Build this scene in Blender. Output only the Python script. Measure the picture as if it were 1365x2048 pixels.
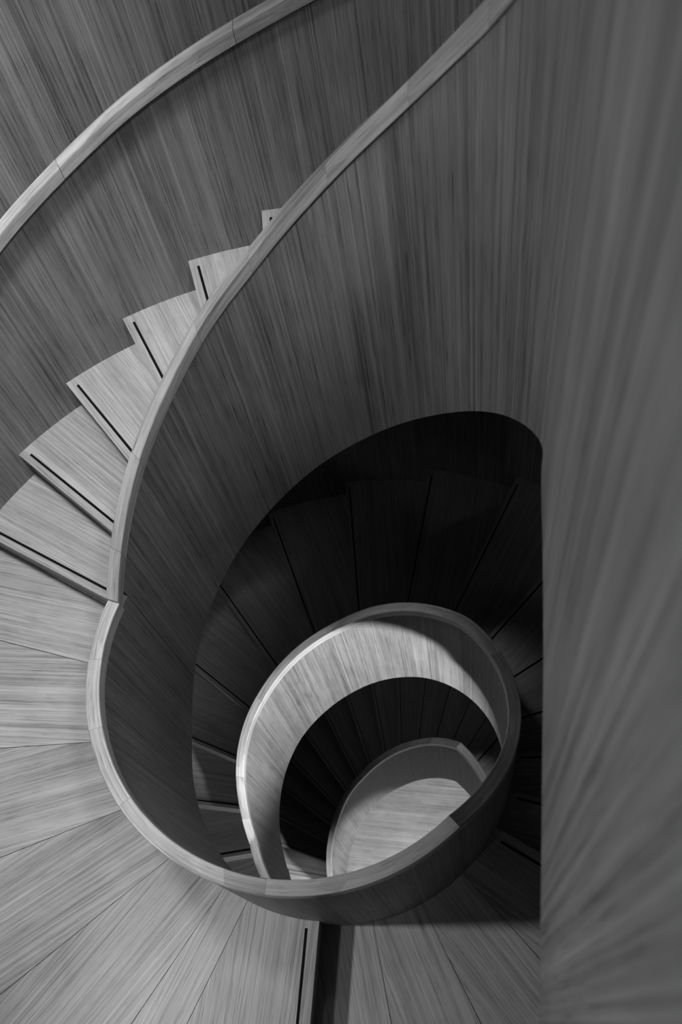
import bpy, math, random
from mathutils import Vector, Matrix
D = math.pi / 180
random.seed(7)
for o in list(bpy.data.objects):
    bpy.data.objects.remove(o)
scene = bpy.context.scene
COL = scene.collection

# ------------------------------------------------------------------ camera
cam_d = bpy.data.cameras.new('camera')
cam = bpy.data.objects.new('camera', cam_d)
COL.objects.link(cam)
cam.matrix_world = Matrix(((0.992026, 0.060625, 0.110492, 0.4885),
                           (0.0, 0.876704, -0.481030, -1.0313),
                           (-0.126031, 0.477195, 0.869713, 3.6198),
                           (0, 0, 0, 1)))
cam_d.sensor_fit = 'VERTICAL'
cam_d.sensor_height = 36.0
cam_d.lens = 1850.79 / 2048 * 36.0
cam_d.clip_start = 0.02
cam_d.dof.use_dof = True
cam_d.dof.focus_distance = 3.6
cam_d.dof.aperture_fstop = 4.5
scene.camera = cam

# ------------------------------------------------------------------ world and light
w = bpy.data.worlds.new('world')
scene.world = w
w.use_nodes = True
w.node_tree.nodes['Background'].inputs[0].default_value = (1, 1, 1, 1)
w.node_tree.nodes['Background'].inputs[1].default_value = 0.12


def area(name, loc, target, sx, sy, watts):
    d = bpy.data.lights.new(name, 'AREA')
    d.shape = 'RECTANGLE'
    d.size, d.size_y, d.energy = sx, sy, watts
    o = bpy.data.objects.new(name, d)
    COL.objects.link(o)
    o.location = loc
    o.rotation_euler = (Vector(target) - Vector(loc)).to_track_quat('-Z', 'Y').to_euler()
    return o


def spot(name, loc, target, cone, watts, radius=.1, blend=.8):
    d = bpy.data.lights.new(name, 'SPOT')
    d.spot_size, d.spot_blend, d.energy, d.shadow_soft_size = cone * D, blend, watts, radius
    o = bpy.data.objects.new(name, d)
    COL.objects.link(o)
    o.location = loc
    o.rotation_euler = (Vector(target) - Vector(loc)).to_track_quat('-Z', 'Y').to_euler()
    return o


spot('flight_downlight', (-0.62, 0.55, 5.0), (-1.52, 0.90, 1.0), 60, 880, .25, .9)
spot('landing_downlight', (-0.78, -1.65, 1.85), (-1.2, -1.05, 0), 98, 48, .06, 1.0)
spot('landing_side_light', (-1.50, -0.70, 2.2), (0.10, -1.35, 0.2), 68, 150, .06, 1.0)
spot('near_balustrade_fill', (-1.35, -1.15, 3.5), (0.55, -0.1, 2.7), 84, 110, .25, 1.0)  # added sideways fill to lighten the near balustrade and upper band; no fixture
spot('left_balustrade_fill', (1.10, -0.60, 4.6), (-0.60, 0.60, 1.1), 54, 320, .15, 1.0)  # soft fill added from the right for the upper balustrade's left side
spot('outer_wall_fill', (-0.10, 0.30, 4.8), (-0.35, 1.80, 2.5), 66, 110, .2, 1.0)  # extra fill, added to brighten the outer wall above the upper flight
spot('landing_soffit_light', (0.45, -1.50, -0.34), (-0.28, 0.65, -1.18), 60, 600, .05, .7)
spot('middle_landing_light', (-0.38, -1.75, -1.95), (-1.0, 0.4, -2.15), 60, 60, .10, 1.0)
spot('lower_landing_light', (0.62, -1.10, -3.45), (-0.05, 0.2, -5.9), 74, 680, .08, 1.0)
spot('lower_flight_light', (-0.80, -1.40, -3.4), (-1.15, -0.15, -6.0), 26, 110, .04, .5)

scene.view_settings.view_transform = 'Standard'
scene.view_settings.look = 'None'
scene.view_settings.exposure = 0.0
scene.view_settings.gamma = 1.0
scene.view_settings.use_curve_mapping = False


# ------------------------------------------------------------------ materials
def wood(name, dark, light, rough=0.5, ufreq=1.0, vfreq=1.0, blotch=0.0, spec=0.3):
    """streaked veneer: UV.x runs across the grain, UV.y along it, both in metres"""
    m = bpy.data.materials.new(name)
    m.use_nodes = True
    nt = m.node_tree
    N, L = nt.nodes, nt.links
    bs = N['Principled BSDF']
    uv = N.new('ShaderNodeUVMap')
    uv.uv_map = 'UVMap'

    def noise(su, sv, detail, rgh, dist=0.0, off=0.0):
        mp = N.new('ShaderNodeMapping')
        mp.inputs['Scale'].default_value = (su * ufreq, sv * vfreq, 1)
        mp.inputs['Location'].default_value = (off, off * 1.7, off)
        L.new(uv.outputs[0], mp.inputs[0])
        n = N.new('ShaderNodeTexNoise')
        n.inputs['Scale'].default_value = 1.0
        n.inputs['Detail'].default_value = detail
        n.inputs['Roughness'].default_value = rgh
        n.inputs['Distortion'].default_value = dist
        L.new(mp.outputs[0], n.inputs['Vector'])
        return n.outputs[0]

    def math_(op, a, b=None, clamp=False):
        n = N.new('ShaderNodeMath')
        n.operation = op
        n.use_clamp = clamp
        for i, v in enumerate((a, b)):
            if v is None:
                continue
            if isinstance(v, (int, float)):
                n.inputs[i].default_value = v
            else:
                L.new(v, n.inputs[i])
        return n.outputs[0]

    def remap(v, a, b, c, d):
        n = N.new('ShaderNodeMapRange')
        n.inputs[1].default_value = a
        n.inputs[2].default_value = b
        n.inputs[3].default_value = c
        n.inputs[4].default_value = d
        L.new(v, n.inputs[0])
        return n.outputs[0]

    sep = N.new('ShaderNodeSeparateXYZ')
    L.new(uv.outputs[0], sep.inputs[0])

    def strips(per_m, amount_len, seed):
        """laminated strips: each runs a long way and has a tone of its own"""
        col = math_('FLOOR', math_('MULTIPLY', sep.outputs[0], per_m * ufreq))
        r1 = N.new('ShaderNodeTexWhiteNoise')
        r1.noise_dimensions = '1D'
        L.new(math_('ADD', col, seed), r1.inputs['W'])
        row = math_('FLOOR', math_('ADD', math_('MULTIPLY', sep.outputs[1], amount_len), math_('MULTIPLY', r1.outputs[0], 9.0)))
        r2 = N.new('ShaderNodeTexWhiteNoise')
        r2.noise_dimensions = '2D'
        cb = N.new('ShaderNodeCombineXYZ')
        L.new(col, cb.inputs[0])
        L.new(row, cb.inputs[1])
        L.new(cb.outputs[0], r2.inputs['Vector'])
        return math_('SUBTRACT', math_('MULTIPLY', r2.outputs[0], 2.0), 1.0)

    fine = remap(noise(210, 2.2, 4, .7), .3, .7, -1, 1)
    mid = remap(noise(62, 0.8, 3, .65, .1, 3.1), .3, .7, -1, 1)
    wide = remap(noise(11, 0.9, 3, .6, .2, 7.7), .3, .7, -1, 1)
    cloud = remap(noise(5, 4.5, 3, .6, .4, 17.7), .3, .7, -1, 1)
    pores = remap(noise(330, 14, 2, .5, 0, 11.3), .57, .72, 0, 1)
    bright = remap(noise(150, 0.5, 1, .5, 0, 21.3), .64, .74, 0, 1)
    t = math_('ADD', math_('MULTIPLY', fine, .21), math_('MULTIPLY', mid, .17))
    t = math_('ADD', t, math_('MULTIPLY', wide, .12))
    t = math_('ADD', t, math_('MULTIPLY', cloud, .10))
    t = math_('ADD', t, math_('MULTIPLY', strips(150, .9, 3.0), .09))
    t = math_('ADD', t, math_('MULTIPLY', bright, .22))
    t = math_('SUBTRACT', t, math_('MULTIPLY', pores, .36))
    if blotch:
        b = N.new('ShaderNodeTexVoronoi')
        b.inputs['Scale'].default_value = 1.0
        mp = N.new('ShaderNodeMapping')
        mp.inputs['Scale'].default_value = (30, 7, 1)
        L.new(uv.outputs[0], mp.inputs[0])
        L.new(mp.outputs[0], b.inputs['Vector'])
        sc = N.new('ShaderNodeSeparateColor')
        L.new(b.outputs['Color'], sc.inputs[0])
        t = math_('ADD', t, math_('MULTIPLY', math_('SUBTRACT', sc.outputs[0], .5), blotch))
    t = math_('ADD', t, .5, True)
    mix = N.new('ShaderNodeMix')
    mix.data_type = 'RGBA'
    L.new(t, mix.inputs[0])
    mix.inputs[6].default_value = (dark, dark, dark, 1)
    mix.inputs[7].default_value = (light, light, light * 1.01, 1)
    L.new(mix.outputs[2], bs.inputs['Base Color'])
    bs.inputs['Roughness'].default_value = rough
    bs.inputs['Specular IOR Level'].default_value = spec
    bp = N.new('ShaderNodeBump')
    bp.inputs['Strength'].default_value = 0.12
    bp.inputs['Distance'].default_value = 0.001
    L.new(t, bp.inputs['Height'])
    L.new(bp.outputs[0], bs.inputs['Normal'])
    return m


def plain(name, c, rough=0.6):
    m = bpy.data.materials.new(name)
    m.use_nodes = True
    bs = m.node_tree.nodes['Principled BSDF']
    bs.inputs['Base Color'].default_value = (c, c, c, 1)
    bs.inputs['Roughness'].default_value = rough
    bs.inputs['Specular IOR Level'].default_value = .1
    return m


M_PANEL = wood('panel_veneer', .04, .28, .5, ufreq=1.2, vfreq=.5)
M_WALL = wood('wall_veneer', .035, .29, .55, ufreq=1.2, vfreq=.5)
M_TREAD = wood('tread_veneer', .12, .40, .45, ufreq=1.3, vfreq=.7)
M_FLOOR = wood('floor_veneer', .10, .41, .45, ufreq=1.2, vfreq=.7)
M_RAIL = wood('handrail_timber', .14, .45, .33, ufreq=.9, blotch=.30, spec=.5)
M_STRIP = plain('black_rubber', .004, .9)
M_PLASTER = plain('dark_plaster', .25, .8)


# ------------------------------------------------------------------ mesh helpers
def mesh(name, verts, faces, uvs, mat, parent=None, smooth_ang=None):
    """uvs: one list of (u, v) per face corner, parallel to faces"""
    me = bpy.data.meshes.new(name)
    me.from_pydata([tuple(v) for v in verts], [], faces)
    lay = me.uv_layers.new(name='UVMap')
    i = 0
    for f in uvs:
        for c in f:
            lay.data[i].uv = c
            i += 1
    me.materials.append(mat)
    if smooth_ang:
        me.shade_smooth()
        me.set_sharp_from_angle(angle=smooth_ang * D)
    me.update()
    o = bpy.data.objects.new(name, me)
    COL.objects.link(o)
    if parent:
        o.parent = parent
    return o


def thing(name, label, cat, loc=(0, 0, 0), group=None):
    o = bpy.data.objects.new(name, None)
    o.empty_display_size = .1
    COL.objects.link(o)
    o['label'] = label
    o['category'] = cat
    if group:
        o['group'] = group
    return o


def lerp(tab):
    def f(x):
        if x <= tab[0][0]:
            return tab[0][1]
        for (a, p), (b, q) in zip(tab, tab[1:]):
            if x <= b:
                return p + (q - p) * (x - a) / (b - a)
        return tab[-1][1]
    return f


def smooth(f, r=5.0, n=5):
    def g(x):
        return sum(f(x + r * (i / n)) for i in range(-n, n + 1)) / (2 * n + 1)
    return g


def sweep(name, stations, profile, mat, parent, uvmode, uoff=0.0, smooth_ang=35):
    """stations: (point xy on inner edge, outward normal xy, arc length, z0, z1).
    profile: closed loop of (offset outwards, a, dz): z = z0 + a*(z1-z0) + dz"""
    verts, faces, uvs = [], [], []
    n = len(profile)
    cum = [0.0]
    z0, z1 = stations[0][3], stations[0][4]
    pp = [(o, a * (z1 - z0) + d) for o, a, d in profile]
    for i in range(n):
        p, q = pp[i], pp[(i + 1) % n]
        cum.append(cum[-1] + math.hypot(p[0] - q[0], p[1] - q[1]))
    for (p, nn, s, z0, z1) in stations:
        for (o, a, d) in profile:
            verts.append((p[0] + nn[0] * o, p[1] + nn[1] * o, z0 + a * (z1 - z0) + d))
    for k in range(len(stations) - 1):
        s0, s1 = stations[k][2], stations[k + 1][2]
        for i in range(n):
            j = (i + 1) % n
            f = (k * n + i, (k + 1) * n + i, (k + 1) * n + j, k * n + j)
            faces.append(f)
            if uvmode == 'z':        # vertical grain
                uvs.append([(s0 + uoff + cum[i] * 0, verts[f[0]][2] + uoff), (s1 + uoff, verts[f[1]][2] + uoff),
                            (s1 + uoff, verts[f[2]][2] + uoff), (s0 + uoff, verts[f[3]][2] + uoff)])
            else:                    # grain along the sweep
                uvs.append([(cum[i] + uoff, s0 + uoff), (cum[i] + uoff, s1 + uoff),
                            (cum[i + 1] + uoff, s1 + uoff), (cum[i + 1] + uoff, s0 + uoff)])
    for st, rev in ((0, False), (len(stations) - 1, True)):
        f = [st * n + i for i in range(n)]
        if rev:
            f = f[::-1]
        faces.append(tuple(f))
        uvs.append([(verts[v][0] + verts[v][1] + uoff, verts[v][2]) for v in f])
    return mesh(name, verts, faces, uvs, mat, parent, smooth_ang)


R1, R2 = 0.6759, 0.7215        # faces of the inner balustrade's handrail
RT = 0.7202                    # inner end of the treads
RP = 0.686                     # face of the panel under the handrail
RO1 = 1.808                    # outer balustrade of the upper flight
RW = 1.98                      # stairwell wall


def ring(a0, a1, r, fz0, fz1, step=1.5):
    n = max(2, int(abs(a1 - a0) / step) + 1)
    out = []
    for i in range(n + 1):
        a = a0 + (a1 - a0) * i / n
        c, s = math.cos(a * D), math.sin(a * D)
        out.append(((r * c, r * s), (c, s), r * a * D, fz0(a), fz1(a)))
    return out


def cap_profile(wd, h, ri=.005, ro=.004):
    """handrail section: rounded, z measured down from its top edge"""
    pts = []
    for cx, cz, r, q0 in ((ri, -ri, ri, 180), (wd - ro, -ro, ro, 90), (wd - ro, -h + ro, ro, 0), (ri * .4, -h + ri * .4, ri * .4, -90)):
        for k in range(-1, 5):
            t = (q0 - 30 * min(3, max(0, k))) * D
            e = {-1: -.002, 4: .002}.get(k, 0)       # support points keep the flats flat
            pts.append((cx + r * math.cos(t) + e * math.sin(t), 1, cz + r * math.sin(t) - e * math.cos(t)))
    return pts[::-1]


CAP = cap_profile(R2 - R1 + .001, .056)
PANEL = [(0, 0, 0), (0, 1, -.050), (.034, 1, -.050), (.034, 0, 0)]

# ------------------------------------------------------------------ heights measured round the well (degrees, metres)
top1 = smooth(lerp([(-14, 3.29), (-10, 3.24), (19.8, 2.865), (28.3, 2.745), (36.2, 2.638), (51, 2.43), (61, 2.29), (77.5, 2.048), (88.2, 1.888),
              (100.5, 1.718), (117, 1.470), (131.3, 1.262), (142.4, 1.092), (149.5, .985), (160.8, .815), (176, .585)]), 3)
bot1 = smooth(lerp([(-30, 2.30), (-12, 2.17), (1, 2.0), (9.7, 1.889), (21.9, 1.735), (31.7, 1.603), (45.7, 1.407), (60.7, 1.201), (74.2, 1.013),
              (84.7, .871), (100, .655), (113.2, .475), (126.7, .293), (141.8, .08), (155.8, -.114), (163.1, -.226),
              (171, -.32), (178.4, -.378), (195.9, -.42), (214.1, -.45), (260, -.46), (320, -.46)]), 5)
top2 = smooth(lerp([(300, .925), (311.5, .80), (327.6, .64), (341, .47), (353, .36), (365, .22), (378, .10), (398, -.035), (412, -.19), (425, -.325),
              (439.5, -.478), (455, -.656), (468.8, -.775), (484, -.90), (498, -1.015), (511, -1.11), (521.4, -1.21),
              (531.8, -1.34), (540, -1.475), (554, -1.69), (568, -1.90)]), 4)
bot2 = smooth(lerp([(311, -.50), (330, -.50), (345, -.50), (359, -.62), (375, -.78), (390.7, -.94), (406.4, -1.10), (422, -1.26), (429.2, -1.345),
              (444.9, -1.521), (461.6, -1.71), (476.7, -1.86), (494.8, -2.01), (512.2, -2.193), (525.7, -2.357), (536.7, -2.488),
              (547.3, -2.64), (559.3, -2.73), (580, -2.75)]), 5)
top3 = lerp([(553.9, -1.69), (620, -1.69), (680, -2.29), (765.4, -2.29)])
top4 = smooth(lerp([(755, -2.08), (765.4, -2.29), (783.1, -2.633), (795, -2.883), (808.6, -3.163), (830.9, -3.628), (848.2, -3.93),
              (864.1, -4.278), (880.9, -4.62), (900, -5.03), (920, -5.44)]), 3)
bot3 = smooth(lerp([(553, -2.73), (640, -2.75), (690, -3.36), (756.8, -3.385), (769.0, -3.395), (792.5, -3.91), (811.9, -4.338),
              (828.8, -4.644), (845.9, -5.03), (863.9, -5.424), (880.2, -5.782), (920, -6.38)]), 1)


def balustrade(label, a0, a1, ftop, fbot, rails, panels, group=None):
    t = thing('inner_balustrade', label, 'balustrade', group=group)
    k = 0
    for b0, b1 in zip(rails, rails[1:]):
        k += 1
        sweep('handrail', ring(b0 + .05 * (b0 != rails[0]), b1, R1, ftop, ftop), CAP, M_RAIL, t, 's', uoff=a0 * .13 + k * .377)
    for b0, b1 in zip(panels, panels[1:]):
        k += 1
        sweep('panel', ring(b0 + .04, b1 - .04, RP, fbot, ftop), PANEL, M_PANEL, t, 'z', uoff=a0 * .07 + k * 1.31)
    return t


# ------------------------------------------------------------------ setting: stairwell wall and ground floor
def cyl_wall(name, r, a0, a1, z0, z1, mat, th=.12):
    st = ring(a0, a1, r, lambda a: z0, lambda a: z1, 2.0)
    o = sweep(name, st, [(0, 0, 0), (0, 1, 0), (th, 1, 0), (th, 0, 0)], mat, None, 'z', uoff=3.3)
    o['kind'] = 'structure'
    return o


cyl_wall('wall_outer', RW, 0, 360, -6.4, 5.2, M_WALL)

# ground floor disc with straight grain
vs, n = [], 96
for i in range(n):
    a = 2 * math.pi * i / n
    vs.append((2.1 * math.cos(a), 2.1 * math.sin(a), -6.4))
lo = [(x, y, -6.5) for x, y, z in vs]
fs = [tuple(range(n)), tuple(range(2 * n - 1, n - 1, -1))]
ca, sa = math.cos(-7 * D), math.sin(-7 * D)
uvs = [[(-sa * (vs + lo)[i][0] + ca * (vs + lo)[i][1], ca * (vs + lo)[i][0] + sa * (vs + lo)[i][1]) for i in f] for f in fs]
fl = mesh('floor', vs + lo, fs, uvs, M_FLOOR)
fl['kind'] = 'structure'


# ------------------------------------------------------------------ steps and landings
def wedge(name, a0, a1, r0, r1, ztop, thick, mat, parent, grain, nosing=0.0, soffit=None, uoff=0.0, slope=0.0):
    """solid piece of tread between two angles; the nosing at the a1 side hangs over by `nosing` metres"""
    n = max(2, int(abs(a1 - a0) / 3) + 1)
    verts, faces, uvs = [], [], []
    nx, ny = -math.sin(a1 * D), math.cos(a1 * D)
    lip = .030

    def pt(r, i, z):
        a = a0 + (a1 - a0) * i / n
        return [r * math.cos(a * D), r * math.sin(a * D), z]
    # lower body and upper board share one outline; the board is pushed out at the a1 side
    rings = []
    for (z, push, side) in ((0, 0, 't'), (-lip, 0, 't'), (-lip, 1, 'b'), (-thick, 1, 'b')):
        row = []
        for r in (r0, r1):
            for i in range(n + 1):
                zz = ztop + z
                if z == -thick:
                    zz = ztop - thick + slope * (i / n - .5)
                p = pt(r, i, zz)
                if side == 't' and i == n and nosing:
                    p[0] += nx * nosing
                    p[1] += ny * nosing
                row.append(len(verts))
                verts.append(p)
        rings.append(row)

    def q(ids):
        faces.append(tuple(ids))
    m = n + 1
    for i in range(n):
        t = rings[0]
        q((t[i], t[m + i], t[m + i + 1], t[i + 1]))
        b = rings[3]
        q((b[i], b[i + 1], b[m + i + 1], b[m + i]))
    for u, l in zip(rings, rings[1:]):
        for i in range(n):
            q((u[i], u[i + 1], l[i + 1], l[i]))
            q((u[m + i + 1], u[m + i], l[m + i], l[m + i + 1]))
        q((u[m], u[0], l[0], l[m]))
        q((u[n], u[m + n], l[m + n], l[n]))
    g = grain * D
    gx, gy = math.cos(g), math.sin(g)
    for f in faces:
        # faces that stand upright take z as the across-grain direction
        A, B, C_ = (Vector(verts[f[k]]) for k in (0, 1, 2))
        nz = abs((B - A).cross(C_ - A).normalized().z) if (B - A).cross(C_ - A).length > 1e-12 else 1
        if nz > .5:
            uvs.append([(-gy * verts[k][0] + gx * verts[k][1] + uoff, gx * verts[k][0] + gy * verts[k][1] + uoff) for k in f])
        else:
            uvs.append([(verts[k][2] + uoff, gx * verts[k][0] + gy * verts[k][1] + uoff) for k in f])
    return mesh(name, verts, faces, uvs, mat, parent)


def groove(a1, r0, r1, ztop, inset, width, parent):
    """black anti-slip strip parallel to the nosing"""
    dx, dy = math.cos(a1 * D), math.sin(a1 * D)
    nx, ny = dy, -dx                      # away from the nosing
    vs = []
    for z in (ztop + .0012, ztop - .004):
        for r, o in ((r0, inset), (r1, inset), (r1, inset + width), (r0, inset + width)):
            vs.append((r * dx + nx * o, r * dy + ny * o, z))
    fs = [(0, 1, 2, 3), (7, 6, 5, 4), (0, 4, 5, 1), (1, 5, 6, 2), (2, 6, 7, 3), (3, 7, 4, 0)]
    return mesh('anti_slip_strip', vs, fs, [[(0, 0)] * 4 for _ in fs], M_STRIP, parent)


def flight(label, nose, z_of, r0, r1, rise, group=None, over=.012, strip=.011):
    """nose: list of nosing angles; step k lies between nose[k+1] (uphill) and nose[k]"""
    t = thing('stair_flight', label, 'stairs', group=group)
    for k in range(len(nose) - 1):
        a_low, a_high = nose[k], nose[k + 1]        # a_low is the downhill (greater) angle
        z = z_of(k)
        s = wedge('step', a_high - 1.2, a_low, r0, r1, z, (rise + .07) / 2, M_TREAD, t, a_low - 1.0, over, uoff=k * 1.713 + z, slope=.07 - rise)
        groove(a_low, r0 + .03, r1 - .045, z, .018, strip, s)
    return t


# upper flight: nosing k stands at 161.4 - 11.11 k degrees, 0.17 m per step
nose1 = [161.4 - 11.11 * k for k in range(1, 16)]
flight('upper flight of pale wooden steps descending past the rail to the planked landing',
       nose1, lambda k: .17 * (k + 1), RT, RO1, .17)

# upper planked landing
L0 = 0.0
t = thing('stair_landing', 'wide curved landing of wedge planks at foot of the upper flight', 'landing')
j = [150.3, 163.8, 181.9, 199.9, 217.8, 235.4, 243.6, 265.0]
for i, (a, b) in enumerate(zip(j, j[1:])):
    last = i == len(j) - 2
    s = wedge('plank', a + .06, b - (.0 if last else .06), RT, RW, L0, .17 if last else .034, M_FLOOR, t,
              (163 + 2 if i == 0 else (a + b) / 2 + (3 if not last else 8)), .012 if last else 0, uoff=i * 2.31)
    if last:
        groove(b, R2 + .025, RW - .04, L0, .028, .010, s)
wedge('soffit', 160, 264.2, R2 + .002, RW - .002, -.035, .034, M_PANEL, t, 200)
t = thing('stair_landing', 'shadowed lower landing of wedge planks one step down, lower right', 'landing')
j = [265.0 - .6, 280.3, 296.0, 311.3, 327.8]
for i, (a, b) in enumerate(zip(j, j[1:])):
    last = i == len(j) - 2
    s = wedge('plank', a + .06, b - (.0 if last else .06), RT, RW, -.17, .165 if last else .10, M_FLOOR, t,
              (a + b) / 2 + (9 if i == 0 else 4), .012 if last else 0, uoff=20 + i * 2.31)
    if last:
        groove(b, R2 + .04, RW - .04, -.17, .022, .010, s)

wedge('soffit', 265.0 - .6, 327.6, R2 + .002, RW - .002, -.272, .034, M_PANEL, t, 296)
# middle flight
nose2 = [327.8 + 15.72 * i for i in range(0, 15)]
flight('middle flight of dark unlit steps curling under the upper balustrade',
       list(reversed(nose2)), lambda k: -.17 - .157 * (14 - k), RT, RW, .157, over=.001, strip=.009)
# middle landing, hidden winder, lower landing
t = thing('stair_landing', 'half-hidden landing at the foot of the middle flight', 'landing')
zl = -.17 - .157 * 15
for i, (a, b) in enumerate(((547.3, 566), (566, 584), (584, 602), (602, 620))):
    s = wedge('plank', a + .06, b - .06, RT, RW, zl, .16, M_FLOOR, t, (a + b) / 2, uoff=40 + i)
wedge('soffit', 547.3, 620, R2 + .002, RW - .002, zl - .165, .03, M_PANEL, t, 200)
t = thing('stair_flight', 'short run of winder steps mostly hidden behind the near landing balustrade', 'stairs')
for i in range(3):
    a = 620 + i * 15
    z = zl - .155 * (i + 1)
    s = wedge('step', a - 1, a + 15, RT, RW, z, .2, M_TREAD, t, a + 15, .012, uoff=50 + i, slope=-.1)
    groove(a + 15, R2 + .03, RW - .035, z, .018, .012, s)
t = thing('stair_landing', 'small lit patch of landing above the lowest flight, right of the well', 'landing')
z3 = -3.145
for i, (a, b) in enumerate(((665, 685), (685, 706), (706, 726), (726, 745), (745, 765.7))):
    s = wedge('plank', a + .06, b - .06 * (i < 4), RT, RW, z3, .195 if i == 4 else .16, M_FLOOR, t, (a + b) / 2, .012 if i == 4 else 0, uoff=60 + i)
    if i == 4:
        groove(b, R2 + .03, RW - .04, z3, .022, .010, s)
wedge('soffit', 665, 765.5, R2 + .002, RW - .002, z3 - .165, .03, M_PANEL, t, 0)
# lower flight
nose3 = [765.7 + 8.85 * i for i in range(0, 18)]
flight('lowest flight of narrow dark steps seen down the well', list(reversed(nose3)),
       lambda k: z3 - .187 * (17 - k), RT, RW, .187, over=.003, strip=.006)

# ------------------------------------------------------------------ inner balustrades
up = balustrade('tall curved wooden balustrade sweeping up beside the upper flight to the near right', 1, 1, top1, bot1,
                [-11, 8, 27, 46, 66, 87.5, 104.3, 131.6, 150.5, 160.75],
                [-11, 60.0, 156.6])
# the upper balustrade leaves the circle and runs on past the camera
pl = [(.686, -.095), (.666, -.145), (.6575, -.246), (.6485, -.342), (.6315, -.517), (.6135, -.675), (.5975, -.818), (.5825, -.947), (.5725, -1.035), (.545, -1.25), (.50, -1.6)]
c10, s10 = math.cos(-11 * D), math.sin(-11 * D)


def straight(rin):
    pts = [(rin * c10, rin * s10)] + [(x - (RP - rin), y) for x, y in pl[2:]]
    # subdivide with a Catmull-Rom curve
    out = []
    P = [(2 * pts[0][0] - pts[1][0] + .02, 2 * pts[0][1] - pts[1][1])] + pts + [(2 * pts[-1][0] - pts[-2][0], 2 * pts[-1][1] - pts[-2][1])]
    for i in range(1, len(P) - 2):
        for k in range(6):
            t = k / 6
            q = []
            for d in (0, 1):
                a, b, c, e = P[i - 1][d], P[i][d], P[i + 1][d], P[i + 2][d]
                q.append(.5 * (2 * b + (c - a) * t + (2 * a - 5 * b + 4 * c - e) * t * t + (3 * b - a - 3 * c + e) * t ** 3))
            out.append(tuple(q))
    out.append(pts[-1])
    return out


def stations_line(pts, fz0, fz1, s0):
    st, s = [], s0
    for i, p in enumerate(pts):
        a, b = pts[max(0, i - 1)], pts[min(len(pts) - 1, i + 1)]
        dx, dy = b[0] - a[0], b[1] - a[1]
        l = math.hypot(dx, dy)
        nn = (-dy / l, dx / l)
        if i == 0:
            nn = (c10, s10)
        if i:
            s -= math.hypot(p[0] - pts[i - 1][0], p[1] - pts[i - 1][1])
        st.append((p, nn, s, fz0(p[1]), fz1(p[1])))
    return st


y0 = RP * s10
ztl = lerp([(-1.7, 3.44), (-.62, 3.43), (-.34, 3.36), (y0, top1(-11))])
zbl = lerp([(-1.7, 2.21), (-.30, 2.20), (y0, bot1(-11))])
ra = stations_line(straight(R1), ztl, ztl, R1 * -11 * D)
pa = stations_line(straight(RP), zbl, ztl, RP * -11 * D)
sweep('handrail', ra[::-1], CAP, M_RAIL, up, 's', uoff=5.1)
sweep('panel', pa[::-1], PANEL, M_PANEL, up, 'z', uoff=.07 + 2 * 1.31 + 1.31)

level = lambda a: .80
balustrade('low level-topped balustrade ring around the well at the planked landing', 2, 2, level, bot1,
           [160.75, 178, 197.5, 219.2, 262.6, 311.5], [156.7, 200, 244.5, 287, 311.5])
balustrade('dark-capped balustrade coiling down the middle flight, brightly lit inner face', 3, 3, top2, bot2,
           [311.5, 345, 380, 417, 455, 500, 530.5, 545, 553.9],
           [311.5, 378, 433, 499.7, 526.2, 553.9])
balustrade('short stretch of level balustrade at the middle landing, mostly out of sight', 4, 4, top3, bot3,
           [553.9, 600, 650, 700, 740, 765.4], [553.9, 620, 690, 765.4])
balustrade('innermost lowest balustrade with thin dark cap around the well bottom', 5, 5, top4, bot3,
           [765.4, 785, 830, 870, 905], [765.4, 800, 847, 905])

# ------------------------------------------------------------------ outer balustrade of the upper flight
topo = smooth(lerp([(-12, 3.28), (60, 2.27), (89, 1.868), (95.6, 1.785), (106.2, 1.648), (116.3, 1.499), (124.7, 1.384), (149, 1.02), (161, .85), (170, .74)]), 3)
boto = lambda a: topo(a) - 1.25
ob = thing('outer_balustrade', 'outer curved balustrade with pale handrail crossing the top left corner', 'balustrade')
capo = cap_profile(.052, .056, .007, .007)
for b0, b1, k in ((-12, 40, 0), (40, 93, 1), (93, 116.1, 2), (116.1, 161, 3)):
    sweep('handrail', ring(b0 + .03, b1 - .03, RO1 - .042, topo, topo), capo, M_RAIL, ob, 's', uoff=9 + .41 * k)
for b0, b1, k in ((-12, 161, 0),):
    sweep('panel', ring(b0 + .03, b1 - .03, RO1, boto, topo), [(0, 0, 0), (0, 1, -.03), (.03, 1, -.03), (.03, 0, 0)], M_PANEL, ob, 'z', uoff=11 + k)

# ------------------------------------------------------------------ upper floor landing beside the near balustrade
t = thing('stair_landing', 'top landing behind the near blurred balustrade', 'landing')
po = [(x + nn[0] * .036, y + nn[1] * .036) for ((x, y), nn, s, a, b) in pa]
e = math.asin(po[-1][1] / (RW - .005)) / D
arc = [((RW - .005) * math.cos((e + (-5.6 - e) * i / 24) * D), (RW - .005) * math.sin((e + (-5.6 - e) * i / 24) * D)) for i in range(25)]
inner_start = [((R2 + .003) * math.cos(-5.6 * D), (R2 + .003) * math.sin(-5.6 * D))]
loop = inner_start + po + arc
n = len(loop)
vs = [(x, y, 2.55) for x, y in loop] + [(x, y, 2.39) for x, y in loop]
fs = [tuple(range(n)), tuple(range(2 * n - 1, n - 1, -1))] + [(i, n + i, n + (i + 1) % n, (i + 1) % n) for i in range(n)]
uvs = [[(vs[i][1], vs[i][0]) for i in f] for f in fs]
mesh('board', vs, fs, uvs, M_FLOOR, t)
